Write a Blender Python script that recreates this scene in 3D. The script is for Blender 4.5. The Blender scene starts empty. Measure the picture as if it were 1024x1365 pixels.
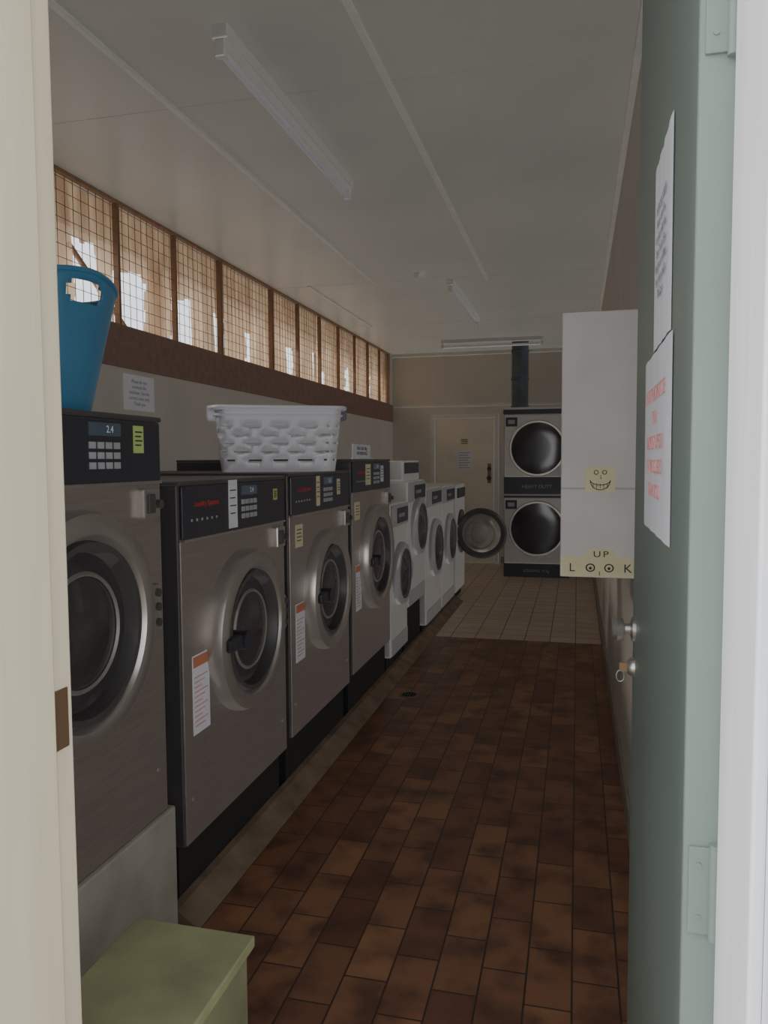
import bpy, bmesh, math, random
from mathutils import Vector, Matrix
random.seed(4)
S = bpy.context.scene
COL = S.collection

# ---------------------------------------------------------------- materials
def lin(c):
    c = c/255.0
    return c/12.92 if c <= .04045 else ((c+.055)/1.055)**2.4
def rgb(r, g, b): return (lin(r), lin(g), lin(b), 1)
MATS = {}
def mat(name, col, rough=.5, metal=0, var=.12, scale=8, bump=0, spec=.5, stretch=None, rvar=.0, coat=0):
    if name in MATS: return MATS[name]
    m = bpy.data.materials.new(name); m.use_nodes = True
    nt = m.node_tree; N = nt.nodes; L = nt.links
    b = N['Principled BSDF']
    b.inputs['Roughness'].default_value = rough
    b.inputs['Metallic'].default_value = metal
    b.inputs['Specular IOR Level'].default_value = spec
    b.inputs['Coat Weight'].default_value = coat
    g = N.new('ShaderNodeNewGeometry')
    mp = N.new('ShaderNodeMapping'); L.new(g.outputs['Position'], mp.inputs['Vector'])
    if stretch: mp.inputs['Scale'].default_value = stretch
    n = N.new('ShaderNodeTexNoise'); n.inputs['Scale'].default_value = scale; n.inputs['Detail'].default_value = 5
    L.new(mp.outputs[0], n.inputs['Vector'])
    mx = N.new('ShaderNodeMix'); mx.data_type = 'RGBA'
    c1 = tuple(min(1, v*(1+var)) for v in col[:3])+(1,)
    c2 = tuple(v*(1-var) for v in col[:3])+(1,)
    mx.inputs[6].default_value = c2; mx.inputs[7].default_value = c1
    cr = N.new('ShaderNodeMapRange'); cr.inputs[1].default_value = .3; cr.inputs[2].default_value = .7
    L.new(n.outputs['Fac'], cr.inputs[0]); L.new(cr.outputs[0], mx.inputs[0])
    L.new(mx.outputs[2], b.inputs['Base Color'])
    if rvar:
        r = N.new('ShaderNodeMapRange'); r.inputs[3].default_value = max(0, rough-rvar); r.inputs[4].default_value = rough+rvar
        L.new(n.outputs['Fac'], r.inputs[0]); L.new(r.outputs[0], b.inputs['Roughness'])
    if bump:
        bp = N.new('ShaderNodeBump'); bp.inputs['Strength'].default_value = bump; bp.inputs['Distance'].default_value = .01
        L.new(n.outputs['Fac'], bp.inputs['Height']); L.new(bp.outputs[0], b.inputs['Normal'])
    MATS[name] = m
    return m

M_wall = mat('painted_wall_cream', rgb(190,184,175), .6, var=.06, scale=3, bump=.05)
M_back = mat('painted_back_wall', rgb(208,202,190), .6, var=.05, scale=2)
M_ceil = mat('ceiling_gloss_paint', rgb(198,198,192), .33, var=.06, scale=1.3, bump=.02)
M_batten = mat('ceiling_batten_paint', rgb(216,216,210), .4, var=.05)
M_jamb = mat('jamb_cream_paint', rgb(212,200,174), .5, var=.06, scale=5, bump=.12, stretch=(4,4,.5))
M_jambw = mat('jamb_white_paint', rgb(222,224,228), .5, var=.04, scale=5, bump=.2, stretch=(4,4,.5))
M_green = mat('green_door_paint', rgb(114,128,120), .42, var=.07, scale=2, bump=.06)
M_greenl = mat('green_door_edge_paint', rgb(130,144,134), .5, var=.07, scale=3, bump=.1)
M_steel = mat('brushed_stainless', rgb(150,141,135), .38, metal=.8, var=.09, scale=5, stretch=(1,1,14), rvar=.06)
M_steeld = mat('dark_side_steel', rgb(78,75,74), .45, metal=.4, var=.08)
M_chrome = mat('chrome_ring', rgb(172,166,160), .3, metal=.9, var=.04)
M_black = mat('black_plastic', rgb(38,37,42), .35, var=.1)
M_blackm = mat('black_recess', rgb(32,28,27), .8, var=.2)
M_white = mat('white_enamel', rgb(205,204,202), .3, var=.03)
M_whiteg = mat('light_grey_plastic', rgb(170,170,170), .4, var=.04)
M_glass = mat('dark_door_glass', rgb(42,39,40), .12, var=.3, scale=4, spec=.6)
M_glass2 = mat('smoky_door_glass', rgb(158,150,140), .3, var=.2, scale=9)
M_rubber = mat('rubber_grey', rgb(84,82,82), .6)
M_drum = mat('drum_steel', rgb(140,134,128), .4, metal=.6)
M_btn = mat('keypad_grey', rgb(165,167,170), .5)
M_lcd = mat('lcd_display', rgb(74,86,98), .2)
M_red = mat('red_print', rgb(190,60,52), .5)
M_redp = mat('red_print_faded', rgb(214,150,148), .6)
M_inkp = mat('ink_faded', rgb(140,140,150), .7)
M_ink = mat('ink_black', rgb(45,45,48), .7)
M_paper = mat('paper_white', rgb(222,222,228), .7, var=.03)
M_yell = mat('paper_yellow', rgb(218,212,174), .7, var=.05)
M_lime = mat('sticker_lime', rgb(180,200,120), .6)
M_orange = mat('warning_orange', rgb(200,124,92), .6)
M_plinth = mat('painted_concrete_plinth', rgb(160,155,142), .7, var=.14, scale=6, bump=.4)
M_cove = mat('cement_cove', rgb(124,106,88), .75, var=.3, scale=9, bump=.5)
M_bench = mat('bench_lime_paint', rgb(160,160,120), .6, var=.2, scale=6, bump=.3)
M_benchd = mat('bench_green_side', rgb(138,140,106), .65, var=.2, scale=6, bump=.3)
M_tub = mat('blue_flexible_plastic', rgb(66,118,150), .4, var=.05)
M_bask = mat('basket_white_plastic', rgb(206,206,212), .35, var=.03)
M_baskg = mat('basket_grey_clip', rgb(95,98,108), .4)
M_cab = mat('cabinet_white_paint', rgb(204,200,197), .5, var=.06, scale=5, bump=.1)
M_timber = mat('window_timber', rgb(140,110,86), .6, var=.2, scale=6, stretch=(3,3,.6))
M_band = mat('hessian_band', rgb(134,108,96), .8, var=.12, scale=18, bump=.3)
M_wire = mat('wire_mesh_steel', rgb(120,98,80), .5, metal=.3)
M_duct = mat('galvanised_flue', rgb(84,92,98), .45, metal=.5, var=.2, scale=7)
M_skirt = mat('skirting_paint', rgb(150,140,126), .6, var=.1)
M_doorb = mat('back_door_paint', rgb(228,220,202), .5, var=.05, scale=3)
M_brass = mat('tarnished_brass', rgb(130,105,80), .4, metal=.7)
M_conc = mat('outdoor_concrete', rgb(150,146,138), .8, var=.15, bump=.3)
M_ext = mat('exterior_render', rgb(215,214,210), .8, var=.08)

def tile_mat(name, tw, tl, off, c1, c2, c3, mortar, ms, rough, mott=.6):
    m = bpy.data.materials.new(name); m.use_nodes = True
    nt = m.node_tree; N = nt.nodes; L = nt.links; b = N['Principled BSDF']
    g = N.new('ShaderNodeNewGeometry'); sp = N.new('ShaderNodeSeparateXYZ'); cb = N.new('ShaderNodeCombineXYZ')
    L.new(g.outputs['Position'], sp.inputs[0]); L.new(sp.outputs['Y'], cb.inputs['X']); L.new(sp.outputs['X'], cb.inputs['Y'])
    br = N.new('ShaderNodeTexBrick'); L.new(cb.outputs[0], br.inputs['Vector'])
    br.offset = off; br.squash = 1
    br.inputs['Scale'].default_value = 1; br.inputs['Brick Width'].default_value = tl; br.inputs['Row Height'].default_value = tw
    br.inputs['Mortar Size'].default_value = ms; br.inputs['Mortar Smooth'].default_value = .2
    br.inputs['Color1'].default_value = c1; br.inputs['Color2'].default_value = c2; br.inputs['Mortar'].default_value = mortar
    n = N.new('ShaderNodeTexNoise'); n.inputs['Scale'].default_value = 7; n.inputs['Detail'].default_value = 3
    L.new(g.outputs['Position'], n.inputs['Vector'])
    mr = N.new('ShaderNodeMapRange'); mr.inputs[1].default_value = .42; mr.inputs[2].default_value = .68; mr.inputs[4].default_value = mott
    L.new(n.outputs['Fac'], mr.inputs[0])
    inv = N.new('ShaderNodeMath'); inv.operation = 'SUBTRACT'; inv.inputs[0].default_value = 1; L.new(br.outputs['Fac'], inv.inputs[1])
    mu = N.new('ShaderNodeMath'); mu.operation = 'MULTIPLY'; L.new(inv.outputs[0], mu.inputs[0]); L.new(mr.outputs[0], mu.inputs[1])
    mx = N.new('ShaderNodeMix'); mx.data_type = 'RGBA'; L.new(mu.outputs[0], mx.inputs[0])
    L.new(br.outputs['Color'], mx.inputs[6]); mx.inputs[7].default_value = c3
    L.new(mx.outputs[2], b.inputs['Base Color'])
    b.inputs['Roughness'].default_value = rough
    bp = N.new('ShaderNodeBump'); bp.inputs['Strength'].default_value = .5; bp.inputs['Distance'].default_value = .004; bp.invert = True
    L.new(br.outputs['Fac'], bp.inputs['Height']); L.new(bp.outputs[0], b.inputs['Normal'])
    return m
M_tileb = tile_mat('brown_quarry_tile', .125, .25, .5, rgb(112,74,56), rgb(156,112,80), rgb(82,54,44), rgb(64,48,42), .003, .4, .85)
M_tilec = tile_mat('cream_floor_tile', .2, .2, 0, rgb(198,176,154), rgb(208,188,168), rgb(188,164,142), rgb(120,98,84), .005, .35, .5)

def cloth_mat():
    m = bpy.data.materials.new('hessian_shadecloth'); m.use_nodes = True
    nt = m.node_tree; N = nt.nodes; L = nt.links
    for n in list(N):
        if n.type == 'BSDF_PRINCIPLED': N.remove(n)
    out = [n for n in N if n.type == 'OUTPUT_MATERIAL'][0]
    g = N.new('ShaderNodeNewGeometry')
    mp = N.new('ShaderNodeMapping'); mp.inputs['Scale'].default_value = (1, 5, .8); L.new(g.outputs['Position'], mp.inputs['Vector'])
    n = N.new('ShaderNodeTexNoise'); n.inputs['Scale'].default_value = 2.2; n.inputs['Detail'].default_value = 6; L.new(mp.outputs[0], n.inputs['Vector'])
    cr = N.new('ShaderNodeValToRGB'); cr.color_ramp.elements[0].position = .3; cr.color_ramp.elements[0].color = rgb(150,120,94)
    cr.color_ramp.elements[1].position = .7; cr.color_ramp.elements[1].color = rgb(206,180,150); L.new(n.outputs['Fac'], cr.inputs[0])
    d = N.new('ShaderNodeBsdfDiffuse'); t = N.new('ShaderNodeBsdfTranslucent'); tr = N.new('ShaderNodeBsdfTransparent')
    L.new(cr.outputs[0], d.inputs[0]); L.new(cr.outputs[0], t.inputs[0]); tr.inputs[0].default_value = rgb(226,200,168)
    a = N.new('ShaderNodeMixShader'); a.inputs[0].default_value = .7; L.new(d.outputs[0], a.inputs[1]); L.new(t.outputs[0], a.inputs[2])
    b2 = N.new('ShaderNodeMixShader'); b2.inputs[0].default_value = .14; L.new(a.outputs[0], b2.inputs[1]); L.new(tr.outputs[0], b2.inputs[2])
    L.new(b2.outputs[0], out.inputs[0])
    return m
M_cloth = cloth_mat()

# ---------------------------------------------------------------- helpers
def empty(name, loc):
    e = bpy.data.objects.new(name, None); COL.objects.link(e); e.location = loc; e.empty_display_size = .1
    return e
def link(name, me, m, parent=None, smooth=False, bev=0, seg=2):
    o = bpy.data.objects.new(name, me); COL.objects.link(o)
    if m: me.materials.append(m)
    if smooth:
        for p in me.polygons: p.use_smooth = True
    if bev:
        md = o.modifiers.new('bevel', 'BEVEL'); md.width = bev; md.segments = seg; md.limit_method = 'ANGLE'
    if parent:
        o.parent = parent; o.matrix_parent_inverse = Matrix.Translation(parent.location).inverted()
    return o
def box(name, x0, x1, y0, y1, z0, z1, m, parent=None, bev=0, seg=2):
    bm = bmesh.new(); bmesh.ops.create_cube(bm, size=1)
    for v in bm.verts:
        v.co = Vector((x0+(v.co.x+.5)*(x1-x0), y0+(v.co.y+.5)*(y1-y0), z0+(v.co.z+.5)*(z1-z0)))
    me = bpy.data.meshes.new(name); bm.to_mesh(me); bm.free()
    return link(name, me, m, parent, False, bev, seg)
def boxes(name, lst, m, parent=None, bev=0):
    bm = bmesh.new()
    for (x0, x1, y0, y1, z0, z1) in lst:
        r = bmesh.ops.create_cube(bm, size=1)
        for v in r['verts']:
            v.co = Vector((x0+(v.co.x+.5)*(x1-x0), y0+(v.co.y+.5)*(y1-y0), z0+(v.co.z+.5)*(z1-z0)))
    me = bpy.data.meshes.new(name); bm.to_mesh(me); bm.free()
    return link(name, me, m, parent, False, bev)
AX = {'x': (Vector((0,1,0)), Vector((0,0,1)), Vector((1,0,0))),
      '-x': (Vector((0,1,0)), Vector((0,0,1)), Vector((-1,0,0))),
      '-y': (Vector((1,0,0)), Vector((0,0,1)), Vector((0,-1,0))),
      'y': (Vector((1,0,0)), Vector((0,0,1)), Vector((0,1,0))),
      'z': (Vector((1,0,0)), Vector((0,1,0)), Vector((0,0,1)))}
def lathe(name, prof, c, axis, m, parent=None, seg=56, sx=1, sy=1, smooth=True):
    a, b, n = AX[axis] if isinstance(axis, str) else axis
    c = Vector(c); bm = bmesh.new(); rings = []
    for (r, h) in prof:
        if r < 1e-5: rings.append([bm.verts.new(c+n*h)])
        else: rings.append([bm.verts.new(c+a*(r*sx*math.cos(2*math.pi*i/seg))+b*(r*sy*math.sin(2*math.pi*i/seg))+n*h) for i in range(seg)])
    for k in range(len(rings)-1):
        A, B = rings[k], rings[k+1]
        for i in range(seg):
            j = (i+1) % seg
            if len(A) == 1 and len(B) == 1: continue
            if len(A) == 1: bm.faces.new((A[0], B[i], B[j]))
            elif len(B) == 1: bm.faces.new((A[i], A[j], B[0]))
            else: bm.faces.new((A[i], A[j], B[j], B[i]))
    bmesh.ops.recalc_face_normals(bm, faces=bm.faces)
    me = bpy.data.meshes.new(name); bm.to_mesh(me); bm.free()
    o = link(name, me, m, parent, smooth)
    if smooth:
        md = o.modifiers.new('es', 'EDGE_SPLIT'); md.split_angle = math.radians(40)
    return o
def cyl(name, c, r, h, axis, m, parent=None, seg=24):
    return lathe(name, [(0,0),(r,0),(r,h),(0,h)], c, axis, m, parent, seg)
def tube(name, pts, r, m, parent=None, cyc=False):
    cu = bpy.data.curves.new(name, 'CURVE'); cu.dimensions = '3D'; cu.bevel_depth = r; cu.bevel_resolution = 3
    sp = cu.splines.new('POLY'); sp.points.add(len(pts)-1)
    for i, p in enumerate(pts): sp.points[i].co = (*p, 1)
    sp.use_cyclic_u = cyc
    cu.materials.append(m)
    o = bpy.data.objects.new(name, cu); COL.objects.link(o)
    if parent:
        o.parent = parent; o.matrix_parent_inverse = Matrix.Translation(parent.location).inverted()
    return o
ROT = {'-y': (math.pi/2,0,0), 'x': (math.pi/2,0,math.pi/2), '-x': (math.pi/2,0,-math.pi/2)}
def text(name, s, loc, face, size, m, parent=None, ls=1.0, sx=1, cs=1.0):
    cu = bpy.data.curves.new(name, 'FONT'); cu.body = s; cu.size = size; cu.align_x = 'CENTER'; cu.align_y = 'CENTER'; cu.space_line = ls
    cu.space_character = cs
    cu.extrude = .0003; cu.materials.append(m)
    o = bpy.data.objects.new(name, cu); COL.objects.link(o); o.location = loc; o.rotation_euler = ROT[face]; o.scale = (sx,1,1)
    if parent:
        o.parent = parent; o.matrix_parent_inverse = Matrix.Translation(parent.location).inverted()
    return o

# ---------------------------------------------------------------- room constants
XL, XR, YF, YB, ZC, H = -2.58, .215, .893, 10.85, 2.96, 1.45
JL, JR, YO = -.663, .156, .66

box('floor', XL-.2, XR+.2, YO, 6.22, -.1, 0, M_tileb)
box('floor_rear', XL-.2, XR+.2, 6.22, YB+.2, -.1, .0, M_tilec)
box('ceiling', XL-.6, XR+.2, YO, YB+.2, ZC, ZC+.12, M_ceil)
box('wall_back', XL-.2, XR+.2, YB, YB+.2, 0, ZC, M_back)
box('wall_right', XR, XR+.2, YO, YB, 0, ZC, M_wall)
WB = 2.23; W0 = 1.3; W1 = 10.72
boxes('wall_left', [(XL-.2, XL, YF, YB, 0, WB), (XL-.2, XL, YF, W0, WB, ZC), (XL-.2, XL, W1, YB, WB, ZC)], M_wall)
boxes('wall_front', [(XL-.2, JL-.05, YO, YF, 0, ZC), (JL-.05, JR+.05, YO, YF, 2.56, ZC), (JR+.05, XR, YO, YF, 0, ZC)], M_ext)
fr = empty('door_frame', (JL, YO, 0))
box('jamb_left', JL-.05, JL, YO-.02, YF+.005, 0, 2.56, M_jamb, fr, .004)
box('stop_left', JL, JL+.012, YO+.02, YF-.045, 0, 2.53, M_jamb, fr, .003)
box('jamb_right', JR, JR+.05, YO-.02, YF, 0, 2.56, M_jambw, fr, .004)
box('stop_right', JR-.012, JR, YO+.02, YF-.06, 0, 2.53, M_jambw, fr, .003)
box('head', JL, JR, YO-.02, YF, 2.53, 2.56, M_jamb, fr)
box('architrave_left', JL-.11, JL-.01, YO-.04, YO-.02, 0, 2.62, M_jambw, fr, .004)
box('architrave_right', JR+.01, JR+.11, YO-.04, YO-.02, 0, 2.62, M_jambw, fr, .004)
box('architrave_head', JL-.01, JR+.01, YO-.04, YO-.02, 2.54, 2.62, M_jambw, fr)
box('strike_plate', JL-.001, JL+.0025, YF-.035, YF-.008, 1.07, 1.15, M_brass, fr)
box('ground_outside', -9, 5, -6, YO, -.12, -.02, M_conc)
box('ground_side', -12, XL-.2, YO, 16, -.12, -.02, M_conc)

k = 0
for (x, a, b) in [(-1.69, YF, 6.44), (-.75, YF, 6.6), (-2.27, 6.44, 8.5)]:
    k += 1; box('trim_%d' % k, x-.014, x+.014, a, b, ZC-.012, ZC, M_batten, None, .003)
for y in (3.1, 6.46, 8.5):
    k += 1; box('trim_%d' % k, XL, XR, y-.004, y+.004, ZC-.0015, ZC, M_ceil)
k += 1; box('trim_%d' % k, XR-.03, XR, YF, YB, ZC-.04, ZC, M_batten, None, .006)
k += 1; box('trim_%d' % k, XL, XR, YB-.02, YB, ZC-.05, ZC-.0, M_batten, None, .006)
k += 1; box('trim_%d' % k, XL+.001, XR, YB-.015, YB, 2.20, 2.235, M_batten, None, .004)
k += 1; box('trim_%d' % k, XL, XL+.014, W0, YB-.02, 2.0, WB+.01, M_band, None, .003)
box('baseboard_right', XR-.014, XR, 1.9, YB, 0, .11, M_skirt, None, .003)
box('baseboard_back', -1.03, XR-.02, YB-.014, YB, 0, .1, M_skirt, None, .003)

# windows
mull = [1.35, 2.0, 2.7, 3.4, 4.06, 4.72, 5.4, 6.4, 7.05, 7.7, 8.35, 9.0, 9.6, 10.2, 10.69]
wi = 0
for i in range(len(mull)-1):
    wi += 1
    a, b = mull[i], mull[i+1]
    w = empty('window_%d' % wi, (XL-.02, (a+b)/2, WB))
    t = .012 if i not in (6, 7) else .035
    boxes('frame', [(XL-.045, XL-.012, a-t+.012, a+.012+t*.3, WB, ZC), (XL-.045, XL-.012, b-.007, b+.007, WB, ZC),
                    (XL-.06, XL-.0, a, b, WB, WB+.02), (XL-.045, XL-.01, a, b, ZC-.018, ZC)], M_timber, w)
    ws = []
    y = a+.07
    while y < b-.02:
        ws.append((XL-.032, XL-.029, y-.0014, y+.0014, WB+.02, ZC-.02)); y += .068
    z = WB+.08
    while z < ZC-.03:
        ws.append((XL-.031, XL-.028, a, b, z-.0014, z+.0014)); z += .068
    boxes('wire_mesh', ws, M_wire, w)
holes = [(3.42,3.58,2.33,2.68),(3.72,3.96,2.28,2.68),(4.12,4.5,2.26,2.60),(4.78,5.06,2.25,2.58),(5.42,5.60,2.27,2.56),(5.98,6.14,2.28,2.52),
         (6.95,7.12,2.27,2.52),(7.65,7.73,2.28,2.56),(2.1,2.5,2.3,2.6),(2.8,3.2,2.3,2.62),(7.9,8.05,2.26,2.40),(1.4,1.8,2.3,2.6),(8.9,8.96,2.3,2.56),(9.9,9.95,2.3,2.55)]
bm = bmesh.new(); dy = .015; dz = .015; ny = int((W1-W0)/dy)+1; nz = int(.75/dz)+1
def cx(y, z): return XL-.10+.02*math.sin(y*19)+.012*math.sin(y*53+z*5)
V = {}
for i in range(ny+1):
    for j in range(nz+1):
        y = W0+i*dy; z = WB-.02+j*dz; V[i, j] = bm.verts.new((cx(y, z), y, z))
for i in range(ny):
    for j in range(nz):
        y = W0+(i+.5)*dy; z = WB-.02+(j+.5)*dz
        yy = y+.010*math.sin(z*31); zz = z+.012*math.sin(y*17)
        if any(a < yy < b and c < zz < d for a, b, c, d in holes): continue
        bm.faces.new((V[i, j], V[i+1, j], V[i+1, j+1], V[i, j+1]))
me = bpy.data.meshes.new('hessian_shade'); bm.to_mesh(me); bm.free()
link('hessian_shade', me, M_cloth, None, True)
st = empty('verandah_struts', (XL-.5, 4.2, 2.2))
tube('strut_1', [(XL-.3, 4.0, 2.72), (XL-.3, 4.75, 2.2)], .016, M_timber, st)
tube('strut_2', [(XL-.3, 2.6, 2.62), (XL-.3, 3.75, 2.2)], .014, M_timber, st)
for y in (3.0, 5.2, 7.4, 9.6): box('post', XL-.50, XL-.42, y, y+.08, -.02, 2.98, M_timber, st)

# ---------------------------------------------------------------- big washers
XF = -1.2
def washer(y0, y1, zb, zt, r, cz, plinth=None, stickers=(), kf=.50):
    w = empty('washing_machine', (XF-.5, (y0+y1)/2, 0))
    cy = (y0+y1)/2+.015
    if plinth: box('plinth', -2.3, XF+.015, y0-.02, y1+.03, 0, zb, M_plinth, w, .01)
    else:
        box('base_recess', -2.2, XF-.03, y0+.01, y1-.01, .0, zb, M_blackm, w)
    box('body', -2.25, XF, y0, y1, zb, zt-.012, M_steeld, w, .006)
    box('front_panel', XF-.002, XF+.006, y0+.004, y1-.004, zb+.004, zt-.19, M_steel, w, .003)
    box('lid', -2.25, XF+.012, y0-.004, y1+.004, zt-.014, zt, M_steeld, w, .005)
    box('control_panel', XF-.002, XF+.014, y0+.01, y1-.01, zt-.185, zt-.016, M_black, w, .006)
    box('trim_strip', XF, XF+.017, y0+.01, y1-.01, zt-.192, zt-.184, M_chrome, w)
    X = XF+.014
    kb = []
    kx = y0+kf*(y1-y0)
    for i in range(4):
        for j in range(3):
            kb.append((X, X+.003, kx+i*.036, kx+.026+i*.036, zt-.095-j*.026, zt-.078-j*.026))
    boxes('keypad', kb, M_btn, w)
    box('display', X, X+.002, kx+.0, kx+.14, zt-.062, zt-.028, M_lcd, w)
    text('display_digits', '2.4', (X+.0025, kx+.09, zt-.045), 'x', .026, M_paper, w)
    text('logo', 'Laundry Systems', (X+.001, y0+.17, zt-.075), 'x', .026, M_red, w)
    boxes('cycle_leds', [(X, X+.002, y0+.06+i*.035, y0+.068+i*.035, zt-.13, zt-.122) for i in range(6)], M_btn, w)
    box('coin_box', XF, XF+.03, y1-.13, y1-.045, zt-.29, zt-.205, M_chrome, w, .006)
    cyl('coin_lock', (XF+.03, y1-.065, zt-.25), .013, .016, 'x', M_steeld, w)
    box('coin_slot', XF+.03, XF+.04, y1-.118, y1-.085, zt-.275, zt-.22, M_steeld, w, .003)
    lathe('door_ring', [(r*1.0, .0), (r*1.0, .03), (r*.97, .055), (r*.90, .066), (r*.80, .06), (r*.77, .045), (r*.755, .035)], (XF+.004, cy, cz), 'x', M_chrome, w, 72)
    lathe('door_inner_ring', [(r*.76, .03), (r*.74, .055), (r*.69, .055), (r*.66, .03), (r*.64, .0)], (XF+.004, cy, cz), 'x', M_steeld, w, 72)
    lathe('door_glass', [(r*.67, .02), (r*.60, .012), (r*.45, .03), (r*.42, .036), (r*.25, .048), (0, .052)], (XF+.004, cy, cz), 'x', M_glass, w, 56)
    lathe('drum_lip', [(r*.50, .030), (r*.48, .038), (r*.46, .032)], (XF+.004, cy, cz), 'x', M_drum, w, 56)
    box('door_latch', XF+.05, XF+.09, cy-r*.92, cy-r*.48, cz-.028, cz+.02, M_black, w, .012, 3)
    cyl('latch_pivot', (XF+.04, cy-r*.55, cz-.004), .033, .06, 'x', M_black, w)
    box('hinge', XF, XF+.045, cy+r*.93, cy+r*1.16, cz-.07, cz+.07, M_chrome, w, .008)
    for dz_ in (-.04, 0.005, .045): cyl('hinge_bolt', (XF+.045, cy+r*1.09, cz+dz_), .012, .008, 'x', M_steeld, w, 12)
    box('warning_label', XF+.006, XF+.0075, y0+.06, y0+.175, cz-.27, cz-.01, M_paper, w)
    box('warning_label_head', XF+.0075, XF+.0085, y0+.065, y0+.17, cz-.05, cz-.015, M_orange, w)
    boxes('warning_label_text', [(XF+.0075, XF+.0083, y0+.07, y0+.16-.02*(i % 3), cz-.085-i*.016, cz-.081-i*.016) for i in range(11)], M_redp, w)
    for yy in (y0+.05, y1-.05):
        cyl('screw', (XF+.006, yy, zb+.14), .007, .003, 'x', M_chrome, w, 12)
    for (a, zz, ww, hh, mm) in stickers:
        xx = X+.001 if zz > zt-.19 else XF+.006
        box('sticker', xx, xx+.002, a, a+ww, zz-hh, zz, mm, w)
        boxes('sticker_text', [(xx+.002, xx+.0026, a+ww*.15, a+ww*(.85-.1*(i % 2)), zz-hh*(.2+.16*i)-.004, zz-hh*(.2+.16*i)) for i in range(4)], M_ink, w)
    return w
washer(1.17, 2.055, .40, 1.58, .30, 1.035, True, [(1.90, 1.55, .05, .075, M_lime)], .60)
washer(2.16, 3.04, .22, 1.39, .295, .835, None, [(2.49, 1.385, .07, .17, M_paper), (2.9, 1.34, .04, .045, M_lime)])
washer(3.10, 3.98, .24, 1.40, .29, .83, None, [(3.43, 1.38, .05, .14, M_yell), (3.17, 1.17, .09, .10, M_yell), (3.75, 1.36, .05, .08, M_yell)])
washer(4.05, 4.92, .26, 1.46, .315, .875, None, [(4.3, 1.43, .11, .12, M_yell), (4.1, 1.22, .1, .1, M_yell), (4.65, 1.42, .07, .1, M_paper)])

cv = [(XF-.02, 0), (XF+.075, 0), (XF+.04, .02), (XF, .05), (XF-.02, .06)]
def extr(name, prof, y0, y1, m):
    bm = bmesh.new(); n = len(prof)
    A = [bm.verts.new((x, y0, z)) for x, z in prof]; B = [bm.verts.new((x, y1, z)) for x, z in prof]
    bm.faces.new(A); bm.faces.new(B[::-1])
    for i in range(n): bm.faces.new((A[i], B[i], B[(i+1)%n], A[(i+1)%n]))
    bmesh.ops.recalc_face_normals(bm, faces=bm.faces)
    me = bpy.data.meshes.new(name); bm.to_mesh(me); bm.free(); return link(name, me, m, None)
extr('cement_cove', cv, 2.10, 7.85, M_cove)

# ---------------------------------------------------------------- white front loaders
def fl(y0, y1, zb, zt, r, cz, console=0, dark=None):
    w = empty('front_load_washer', (XF-.4, (y0+y1)/2, 0)); cy = (y0+y1)/2
    box('plinth', -2.0, XF-.04, y0+.01, y1-.01, 0, zb, M_blackm, w)
    box('cabinet', -1.95, XF, y0, y1, zb, zt, M_white, w, .015, 3)
    box('fascia', XF-.001, XF+.01, y0+.01, y1-.01, zt-.16, zt-.01, M_whiteg, w, .005)
    box('control_panel', XF+.01, XF+.014, y0+.30*(y1-y0), y1-.03, zt-.14, zt-.035, M_black, w, .004)
    boxes('buttons', [(XF+.014, XF+.018, y0+.36*(y1-y0)+i*.05, y0+.36*(y1-y0)+.025+i*.05, zt-.1, zt-.075) for i in range(4)], M_btn, w)
    lathe('door_ring', [(r, 0), (r, .025), (r*.93, .045), (r*.80, .045), (r*.76, .02)], (XF+.002, cy, cz), 'x', M_whiteg, w)
    lathe('door_seal', [(r*.80, .04), (r*.77, .05), (r*.70, .035)], (XF+.002, cy, cz), 'x', M_rubber, w)
    lathe('door_glass', [(r*.78, .03), (r*.6, .02), (r*.3, .04), (0, .045)], (XF+.002, cy, cz), 'x', M_glass, w)
    box('door_handle', XF+.03, XF+.055, cy+r*.78, cy+r*.96, cz-.06, cz+.06, M_whiteg, w, .008)
    box('kick_panel', XF, XF+.006, y0+.02, y1-.02, zb+.01, zb+.12, M_whiteg, w, .003)
    if console:
        box('coin_console', -1.62, XF-.04, y0+.02, y1-.02, zt, zt+console, M_white, w, .012, 3)
        box('console_panel', XF-.041, XF-.034, y0+.06, y1-.06, zt+console*.35, zt+console*.9, M_black, w, .004)
    return w
fl(4.97, 5.49, .12, 1.16, .22, .665)
fl(5.52, 6.15, .36, 1.30, .225, .945, .15)
fl(6.22, 6.92, .08, 1.22, .25, .70)
fl(6.98, 7.70, .08, 1.21, .245, .70)
od = empty('open_washer_door', (-1.18, 7.76, .7))
C = (-.93, 7.78, .715)
lathe('outer_ring', [(.25, .0), (.255, .03), (.235, .045), (.20, .04), (.19, .02), (.19, -.0), (.25, 0)], C, '-y', M_rubber, od)
lathe('bowl', [(.195, .02), (.185, .07), (.15, .12), (.11, .135), (0, .14)], C, '-y', M_glass2, od)
lathe('bowl_ring', [(.15, .12), (.155, .135), (.14, .14), (.135, .13)], C, '-y', M_drum, od)
lathe('bowl_ring_small', [(.09, .136), (.092, .146), (.08, .147)], C, '-y', M_drum, od)
box('hinge_arm', -1.2, -1.16, 7.74, 7.80, .64, .80, M_chrome, od, .006)
w = empty('front_load_washer', (XF-.4, 8.1, 0))
box('cabinet', -1.95, -1.2, 7.82, 8.46, .08, 1.2, M_white, w, .015)
box('control_panel', -1.2, -1.188, 7.9, 8.4, 1.06, 1.16, M_black, w)
lathe('porthole', [(.23, 0), (.23, .02), (.2, .02), (.17, -.0)], (-1.2, 8.14, .7), 'x', M_rubber, w)
lathe('drum', [(.19, .004), (0, .006)], (-1.2, 8.14, .7), 'x', M_glass, w)
box('plinth', -1.9, -1.24, 7.84, 8.44, 0, .08, M_blackm, w)

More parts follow.
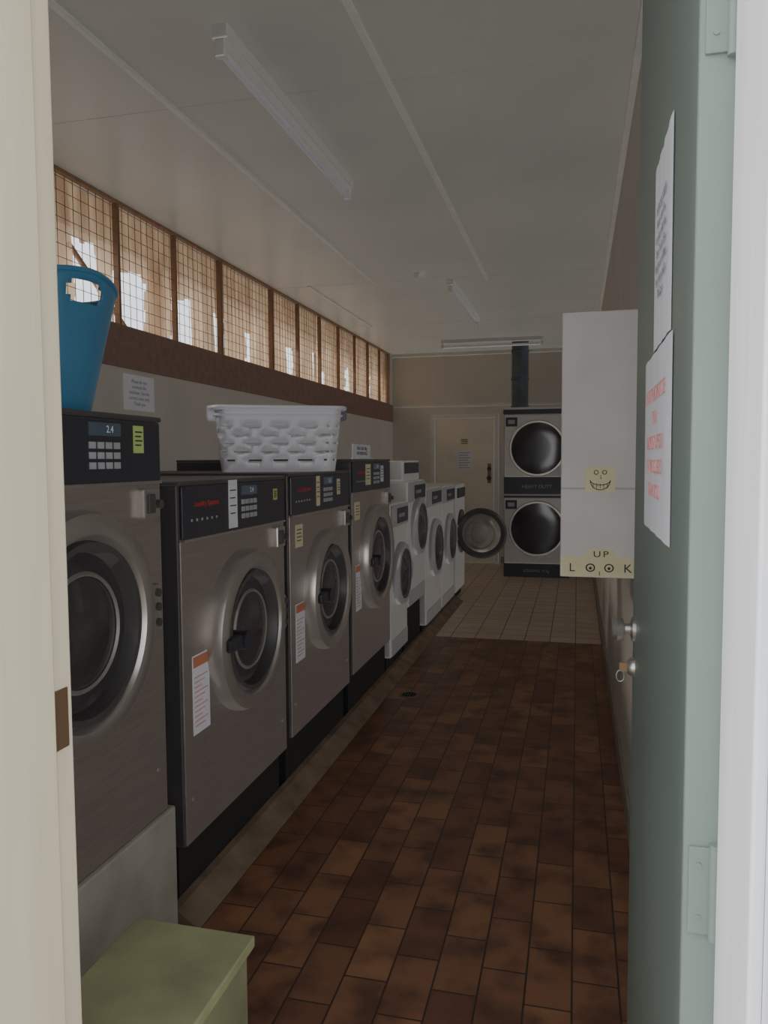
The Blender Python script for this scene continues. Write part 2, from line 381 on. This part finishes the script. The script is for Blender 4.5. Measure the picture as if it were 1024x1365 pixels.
# ---------------------------------------------------------------- stacked dryer
dr = empty('stacked_tumble_dryer', (-.48, 10, 0))
X0, X1, YD = -.88, -.08, 9.65
box('carcass', X0, X1, YD+.01, YD+.8, 0, 2.03, M_steeld, dr, .006)
box('kick', X0, X1, YD-.004, YD+.02, .0, .165, M_black, dr, .003)
box('front_lower', X0+.005, X1-.005, YD-.012, YD+.012, .17, .985, M_white, dr, .01)
box('band_middle', X0, X1, YD-.016, YD+.012, .99, 1.235, M_black, dr, .004)
box('band_seam', X0, X1, YD-.02, YD-.014, 1.01, 1.03, M_whiteg, dr)
box('front_upper', X0+.005, X1-.005, YD-.012, YD+.012, 1.24, 2.01, M_white, dr, .01)
box('top_cap', X0-.01, X1+.01, YD-.03, YD+.8, 2.01, 2.075, M_black, dr, .004)
box('top_rail', X0-.02, X1+.28, YD-.04, YD-.02, 2.065, 2.09, M_white, dr)
for cz in (.605, 1.59):
    cx_ = -.475
    lathe('door_ring', [(.345, 0), (.345, .02), (.335, .035), (.315, .035), (.31, .02)], (cx_, YD-.01, cz), '-y', M_chrome, dr, 72)
    lathe('door_glass', [(.315, .025), (.26, .03), (.15, .03), (0, .03)], (cx_, YD-.01, cz), '-y', M_glass, dr, 72)
    box('door_handle', cx_+.27, cx_+.32, YD-.075, YD-.04, cz-.09, cz+.09, M_black, dr, .008)
for zz in (1.99, .975):
    box('badge', X0+.02, X0+.16, YD-.02, YD-.01, zz-.13, zz-.02, M_black, dr, .003)
    box('badge_label', X0+.05, X0+.13, YD-.023, YD-.019, zz-.1, zz-.05, M_btn, dr)
text('badge_text', 'HEAVY DUTY', (-.48, YD-.018, 1.12), '-y', .06, M_btn, dr)
text('badge_text', 'LOADING 14 kg', (-.48, YD-.006, .08), '-y', .045, M_btn, dr)
fl_ = empty('flue_duct', (-.72, 10.0, 2.1))
cyl('pipe', (-.715, 10.0, 2.078), .105, ZC-2.078, 'z', M_duct, fl_, 40)
for z in (2.10, 2.45, 2.8): lathe('collar', [(.107, 0), (.114, .01), (.114, .03), (.107, .04)], (-.715, 10.0, z), 'z', M_duct, fl_, 40)

# ---------------------------------------------------------------- back door
d = empty('door_1', (-1.54, YB, 0))
box('leaf', -1.955, -1.125, YB-.03, YB-.003, .01, 2.03, M_doorb, d, .003)
boxes('frame', [(-2.02, -1.96, YB-.045, YB, 0, 2.09), (-1.12, -1.06, YB-.045, YB, 0, 2.09), (-1.96, -1.12, YB-.045, YB, 2.035, 2.09)], M_batten, d, .004)
cyl('deadlock', (-1.19, YB-.03, 1.33), .03, .02, '-y', M_black, d)
cyl('knob', (-1.19, YB-.03, 1.2), .032, .05, '-y', M_black, d)
box('lock_plate', -1.215, -1.165, YB-.034, YB-.03, 1.13, 1.4, M_brass, d)
box('notice_small', -1.60, -1.48, YB-.033, YB-.03, 1.66, 1.76, M_yell, d)
boxes('notice_small_text', [(-1.585, -1.495, YB-.0345, YB-.033, 1.68+i*.025, 1.69+i*.025) for i in range(3)], M_ink, d)
box('notice_sheet', -1.64, -1.43, YB-.033, YB-.03, 1.31, 1.60, M_paper, d)
boxes('notice_lines', [(-1.62, -1.46-.03*(i % 2), YB-.0345, YB-.033, 1.34+i*.035, 1.348+i*.035) for i in range(7)], M_inkp, d)

# ---------------------------------------------------------------- green entry door
g = empty('door_2', (JR, YF, 0))
DX = .119
box('leaf', DX, JR, YF+.003, 1.713, .02, 2.52, M_green, g, .002)
box('hinge_edge', DX+.001, JR-.001, YF+.0005, YF+.003, .02, 2.52, M_greenl, g)
for z in (.28, 1.02-.05, 1.92):
    boxes('hinge', [(DX+.006, JR-.002, YF-.0035, YF+.001, z-.05, z+.05)], M_greenl, g, .001)
    cyl('hinge_pin', (JR-.004, YF-.004, z-.055), .006, .11, 'z', M_greenl, g, 12)
    for q in (-.03, .03): cyl('hinge_screw', (DX+.016, YF-.003, z+q), .003, .002, '-y', M_greenl, g, 10)
lathe('knob', [(.026, 0), (.026, .006), (.012, .01), (.012, .02), (.022, .024), (.026, .036), (.02, .046), (0, .05)], (DX, 1.655, 1.10), '-x', M_chrome, g)
lathe('lower_lock', [(.020, 0), (.020, .006), (.014, .014), (0, .016)], (DX, 1.655, 1.02), '-x', M_chrome, g)
box('key', DX-.03, DX-.012, 1.653, 1.657, 1.01, 1.028, M_brass, g)
tube('key_ring', [(DX-.028+.008*math.cos(t/12*2*math.pi), 1.655, 1.0+.012*math.sin(t/12*2*math.pi)) for t in range(12)], .0012, M_chrome, g, True)
box('latch_plate', DX+.006, JR-.006, 1.713, 1.716, 1.03, 1.17, M_brass, g)
def poster(name, y0, y1, z0, z1, body, size, m):
    p = empty(name, (DX, y0, z0))
    bm = bmesh.new(); n = 14; A = []; B = []
    for i in range(n+1):
        y = y0+(y1-y0)*i/n; x = DX-.0015-.0018*abs(math.sin(i*.9))
        A.append(bm.verts.new((x, y, z0))); B.append(bm.verts.new((x-.001, y, z1)))
    for i in range(n): bm.faces.new((A[i], A[i+1], B[i+1], B[i]))
    me = bpy.data.meshes.new('sheet'); bm.to_mesh(me); bm.free(); link('sheet', me, M_paper, p, True)
    text('print', body, (DX-.005, (y0+y1)/2, (z0+z1)/2), '-x', size, m, p, 1.25)
poster('door_notice', 1.09, 1.33, 1.62, 1.90, 'LAUNDRY RULES\nPlease clean the\nlint filters after use.\nOpen 7am to 9pm\nNo dyes in machines\nLock door at night\nThank you', .017, M_inkp)
poster('door_notice', 1.06, 1.46, 1.335, 1.615, 'IMPORTANT NOTICE\nTHIS\nLAUNDRY IS FOR\nPAYING GUESTS\nTHANK YOU', .030, M_redp)

# ---------------------------------------------------------------- wall cabinet
c = empty('wall_cabinet', (.08, 3.0, 1.5)); YC = 2.8
box('carcass', -.052, XR-.001, YC+.02, YC+.42, 1.04, 1.955, M_cab, c, .004)
box('front', -.056, XR-.001, YC, YC+.02, 1.035, 1.96, M_cab, c, .004)
box('seam_tape', -.056, XR-.001, YC-.0012, YC, 1.345, 1.352, M_whiteg, c)
box('yellow_strip', -.054, XR-.003, YC-.002, YC, 1.038, 1.108, M_yell, c)
box('yellow_strip_top', .03, .13, YC-.002, YC, 1.108, 1.135, M_yell, c)
for i, ch in enumerate('LOOK'):
    text('look_text', ch, (-.015+.063*i, YC-.003, 1.068), '-y', .042, M_ink, c, sx=1.05)
for xx in (.048, .111): cyl('pupil', (xx, YC-.002, 1.068), .005, .002, '-y', M_ink, c, 12)
tube('arrow', [(.079, YC-.004, 1.043), (.079, YC-.004, 1.057)], .0012, M_ink, c)
text('up_text', 'UP', (.083, YC-.003, 1.117), '-y', .03, M_ink, c, sx=1.3, cs=1.3)
box('smiley_card', .028, .128, YC-.002, YC, 1.335, 1.425, M_yell, c)
def arc(cx, cz, r, a0, a1, sy=1, n=16): return [(cx+r*math.cos(math.radians(a0+(a1-a0)*i/n)), YC-.004, cz+sy*r*math.sin(math.radians(a0+(a1-a0)*i/n))) for i in range(n+1)]
tube('smile_low', arc(.078, 1.378, .034, 180, 360), .0012, M_ink, c)
tube('smile_high', arc(.078, 1.378, .034, 180, 360, .5), .0012, M_ink, c)
for i in range(5):
    xx = .054+i*.012; tube('tooth', [(xx, YC-.004, 1.366), (xx, YC-.004, 1.349)], .0008, M_ink, c)
for s in (-1, 1): tube('eye', arc(.078+s*.014, 1.405, .007, 0, 360), .0012, M_ink, c)
tube('nose', [(.078, YC-.004, 1.395), (.082, YC-.004, 1.384), (.077, YC-.004, 1.384)], .001, M_ink, c)

# ---------------------------------------------------------------- fluorescent battens
def fluoro(p0, p1):
    f = empty('fluorescent_light', ((p0[0]+p1[0])/2, (p0[1]+p1[1])/2, ZC))
    along_y = abs(p1[1]-p0[1]) > abs(p1[0]-p0[0])
    if along_y:
        x = p0[0]; a, b = p0[1], p1[1]
        box('housing', x-.032, x+.032, a, b, ZC-.05, ZC-.001, M_white, f, .006)
        cyl('lamp', (x, a+.03, ZC-.09), .016, b-a-.06, 'y', M_paper, f)
        for q in (a, b-.03): box('lampholder', x-.02, x+.02, q, q+.03, ZC-.11, ZC-.05, M_white, f, .004)
    else:
        y = p0[1]; a, b = p0[0], p1[0]
        box('housing', a, b, y-.032, y+.032, ZC-.05, ZC-.001, M_white, f, .006)
        lathe('lamp', [(0, 0), (.016, 0), (.016, b-a-.06), (0, b-a-.06)], (a+.03, y, ZC-.09), 'x', M_paper, f, 20)
        for q in (a, b-.03): box('lampholder', q, q+.03, y-.02, y+.02, ZC-.11, ZC-.05, M_white, f, .004)
fluoro((-1.215, 2.55), (-1.215, 4.1))
fluoro((-1.05, 6.5), (-1.05, 8.3))
fluoro((-1.68, 9.75), (-.42, 9.75))
lathe('smoke_detector', [(.06, 0), (.06, -.02), (.045, -.04), (0, -.042)], (-1.25, 6.25, ZC), 'z', M_white, None, 32)

# ---------------------------------------------------------------- objects
TX, TY = -1.40, 1.79
tb = empty('blue_laundry_tub', (TX, TY, 1.58))
def tub():
    bm = bmesh.new(); n = 96; z0 = 1.581; hgt = .325
    ring = []
    zt = [0, .1, .2, .3, .4, .5, .6, .7, .8, .84, .88, .91, .94, 1.0]; K = len(zt)-1
    ang0 = math.radians(-14)
    def dang(a):
        d = (a-ang0) % math.pi
        return min(d, math.pi-d)
    for kk, t in enumerate(zt):
        r = .13+.075*t; row = []
        for i in range(n):
            a = 2*math.pi*i/n
            lift = .025*max(0, math.cos(min(dang(a)*1.9, math.pi/2)))*t**3
            row.append(bm.verts.new((TX+r*math.cos(a), TY+r*math.sin(a), z0+hgt*t+lift)))
        ring.append(row)
    for kk in range(K):
        for i in range(n):
            j = (i+1) % n; a = 2*math.pi*(i+.5)/n; da = dang(a)
            if kk in (9, 10) and da < .30: continue
            if kk in (8, 11) and da < .22: continue
            bm.faces.new((ring[kk][i], ring[kk][j], ring[kk+1][j], ring[kk+1][i]))
    bm.faces.new(ring[0][::-1])
    me = bpy.data.meshes.new('shell'); bm.to_mesh(me); bm.free()
    o = link('shell', me, M_tub, tb, True); s = o.modifiers.new('sol', 'SOLIDIFY'); s.thickness = .006; s.offset = 0
    tube('rim', [(TX+.205*math.cos(2*math.pi*i/n), TY+.205*math.sin(2*math.pi*i/n), z0+hgt+.025*max(0, math.cos(min(dang(2*math.pi*i/n)*1.9, math.pi/2)))) for i in range(n)], .007, M_tub, tb, True)
tub()

def basket():
    e = empty('laundry_basket', (-1.47, 3.62, 1.41))
    L_, W_, Hh = .60, .38, .30; rot = math.radians(26); ca, sa = math.cos(rot), math.sin(rot); cx0, cy0, z0 = -1.445, 3.6, 1.402
    def P(x, y, z): return (cx0+x*ca-y*sa, cy0+x*sa+y*ca, z0+z)
    def outline(l, w_, rc, per=10, side=29, sidew=15):
        pts = []
        hx, hy = l/2-rc, w_/2-rc
        corners = [(hx, -hy, -90), (hx, hy, 0), (-hx, hy, 90), (-hx, -hy, 180)]
        for ci, (a, b, s) in enumerate(corners):
            for i in range(per): 
                t = math.radians(s+90*i/(per-1)); pts.append((a+rc*math.cos(t), b+rc*math.sin(t)))
            na = corners[(ci+1) % 4]; t = math.radians(s+90)
            p0 = (a+rc*math.cos(t), b+rc*math.sin(t)); t2 = math.radians(na[2]); p1 = (na[0]+rc*math.cos(t2), na[1]+rc*math.sin(t2))
            m_ = side if ci in (1, 3) else sidew
            for i in range(1, m_): pts.append((p0[0]+(p1[0]-p0[0])*i/m_, p0[1]+(p1[1]-p0[1])*i/m_))
        return pts
    zs = [0, .05, .060, .09, .100, .13, .140, .17, .180, .21, .220, .25, .28, .30]
    bm = bmesh.new(); rows = []
    for z in zs:
        t = z/Hh; o = outline(L_-.06*(1-t), W_-.05*(1-t), .05)
        rows.append([bm.verts.new(P(x, y, z)) for x, y in o])
    n = len(rows[0])
    for kk in range(len(zs)-1):
        for i in range(n):
            j = (i+1) % n
            if kk in (1, 3, 5, 7, 9) and (i+(3 if kk in (3, 7) else 0)) % 8 not in (0, 1, 2): continue
            bm.faces.new((rows[kk][i], rows[kk][j], rows[kk+1][j], rows[kk+1][i]))
    bm.faces.new(rows[0][::-1])
    me = bpy.data.meshes.new('shell'); bm.to_mesh(me); bm.free()
    o = link('shell', me, M_bask, e, True); s = o.modifiers.new('sol', 'SOLIDIFY'); s.thickness = .004; s.offset = 0
    rim = outline(L_+.03, W_+.03, .06)
    tube('rim', [P(x, y, Hh) for x, y in rim], .011, M_bask, e, True)
    tube('rim_lower', [P(x*.985, y*.985, Hh-.035) for x, y in outline(L_+.015, W_+.015, .055)], .005, M_bask, e, True)
    for sgn in (1, -1):
        bm = bmesh.new(); bmesh.ops.create_cube(bm, size=1)
        for v in bm.verts: v.co = Vector(P(sgn*(L_/2+.012)+v.co.x*.05, v.co.y*.17, Hh-.02+v.co.z*.07))
        me = bpy.data.meshes.new('handle_clip'); bm.to_mesh(me); bm.free(); link('handle_clip', me, M_baskg if sgn > 0 else M_bask, e, False, .008)
basket()

b = empty('step_bench', (-.87, 1.3, 0))
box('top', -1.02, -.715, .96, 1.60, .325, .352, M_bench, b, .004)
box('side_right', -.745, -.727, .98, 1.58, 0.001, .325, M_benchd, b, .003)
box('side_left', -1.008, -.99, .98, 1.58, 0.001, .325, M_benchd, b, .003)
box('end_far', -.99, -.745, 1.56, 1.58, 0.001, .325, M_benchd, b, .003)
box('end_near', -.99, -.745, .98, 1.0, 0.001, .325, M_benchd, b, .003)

fd = empty('floor_drain', (-1.0, 4.6, 0))
lathe('rim', [(.06, 0.0), (.06, .004), (.05, .005), (.048, .002)], (-1.0, 4.6, 0.0), 'z', M_brass, fd)
lathe('grate', [(.05, .002), (0, .002)], (-1.0, 4.6, 0), 'z', M_blackm, fd)
boxes('bars', [(-1.045+.018*i, -1.040+.018*i, 4.57, 4.63, .002, .0045) for i in range(6)], M_steeld, fd)
sg = empty('wall_sign', (XL, 4.2, 1.87))
box('board', XL, XL+.006, 4.04, 4.38, 1.76, 1.97, M_paper, sg)
text('print', 'Please do not\noverload the\nmachines. Use the\ncorrect coins only.\nThank you', (XL+.007, 4.21, 1.865), 'x', .03, M_inkp, sg, 1.1)
s2 = empty('countertop_sign', (-1.3, 4.6, 1.47))
box('panel', -1.3, -1.294, 4.42, 4.82, 1.461, 1.55, M_paper, s2, .002)
box('foot', -1.33, -1.26, 4.5, 4.75, 1.461, 1.468, M_paper, s2)
text('print', 'MAX LOAD 18kg\nNO HORSE RUGS', (-1.293, 4.62, 1.51), 'x', .03, M_ink, s2)
sw = empty('light_switch', (XR, 8.3, 2.3))
box('plate', XR-.03, XR, 7.3, 7.5, 2.25, 2.45, M_whiteg, sw, .004)
box('rocker', XR-.036, XR-.03, 7.36, 7.44, 2.31, 2.39, M_white, sw, .002)

# ---------------------------------------------------------------- world + light
wd = bpy.data.worlds.new('World'); S.world = wd; wd.use_nodes = True
N = wd.node_tree.nodes; L = wd.node_tree.links
bg = N['Background']
tc = N.new('ShaderNodeTexCoord'); sp = N.new('ShaderNodeSeparateXYZ'); cr = N.new('ShaderNodeValToRGB')
L.new(tc.outputs['Generated'], sp.inputs[0]); L.new(sp.outputs['Z'], cr.inputs[0])
cr.color_ramp.elements[0].position = 0; cr.color_ramp.elements[0].color = (.95, .96, 1, 1)
cr.color_ramp.elements[1].position = .6; cr.color_ramp.elements[1].color = (.76, .85, 1, 1)
L.new(cr.outputs[0], bg.inputs['Color']); bg.inputs['Strength'].default_value = 1.6
def sun(name, d, e, ang, col, shadow=True):
    l = bpy.data.lights.new(name, 'SUN'); l.energy = e; l.angle = math.radians(ang); l.color = col; l.use_shadow = shadow
    o = bpy.data.objects.new(name, l); COL.objects.link(o); o.rotation_euler = Vector(d).to_track_quat('-Z', 'Y').to_euler(); return o
sun('sun', (.85, .25, -.55), 2.5, 12, (1, .94, .85))
# two added fill suns, shadowless so they pass through walls and brighten the room
sun('fill_sun_up', (-.10, .5, .85), 3.1, 150, (1, .985, .965), False)
sun('fill_sun_down', (-.38, .8, -.5), 2.6, 150, (.98, .985, 1), False)

# ---------------------------------------------------------------- camera
th = math.radians(14.05); ph = math.radians(3.8); ro = .006
F = Vector((-math.sin(th)*math.cos(ph), math.cos(th)*math.cos(ph), -math.sin(ph)))
R = Vector((math.cos(th), math.sin(th), 0)); U = R.cross(F)
R2 = R*math.cos(ro)-U*math.sin(ro); U2 = R*math.sin(ro)+U*math.cos(ro)
cam = bpy.data.cameras.new('camera'); co = bpy.data.objects.new('camera', cam); COL.objects.link(co)
m3 = Matrix((R2, U2, -F)).transposed()
co.matrix_world = Matrix.Translation((0, 0, H)) @ m3.to_4x4()
cam.sensor_fit = 'VERTICAL'; cam.sensor_height = 36; cam.lens = 1030/1365*36; cam.clip_start = .02
S.camera = co
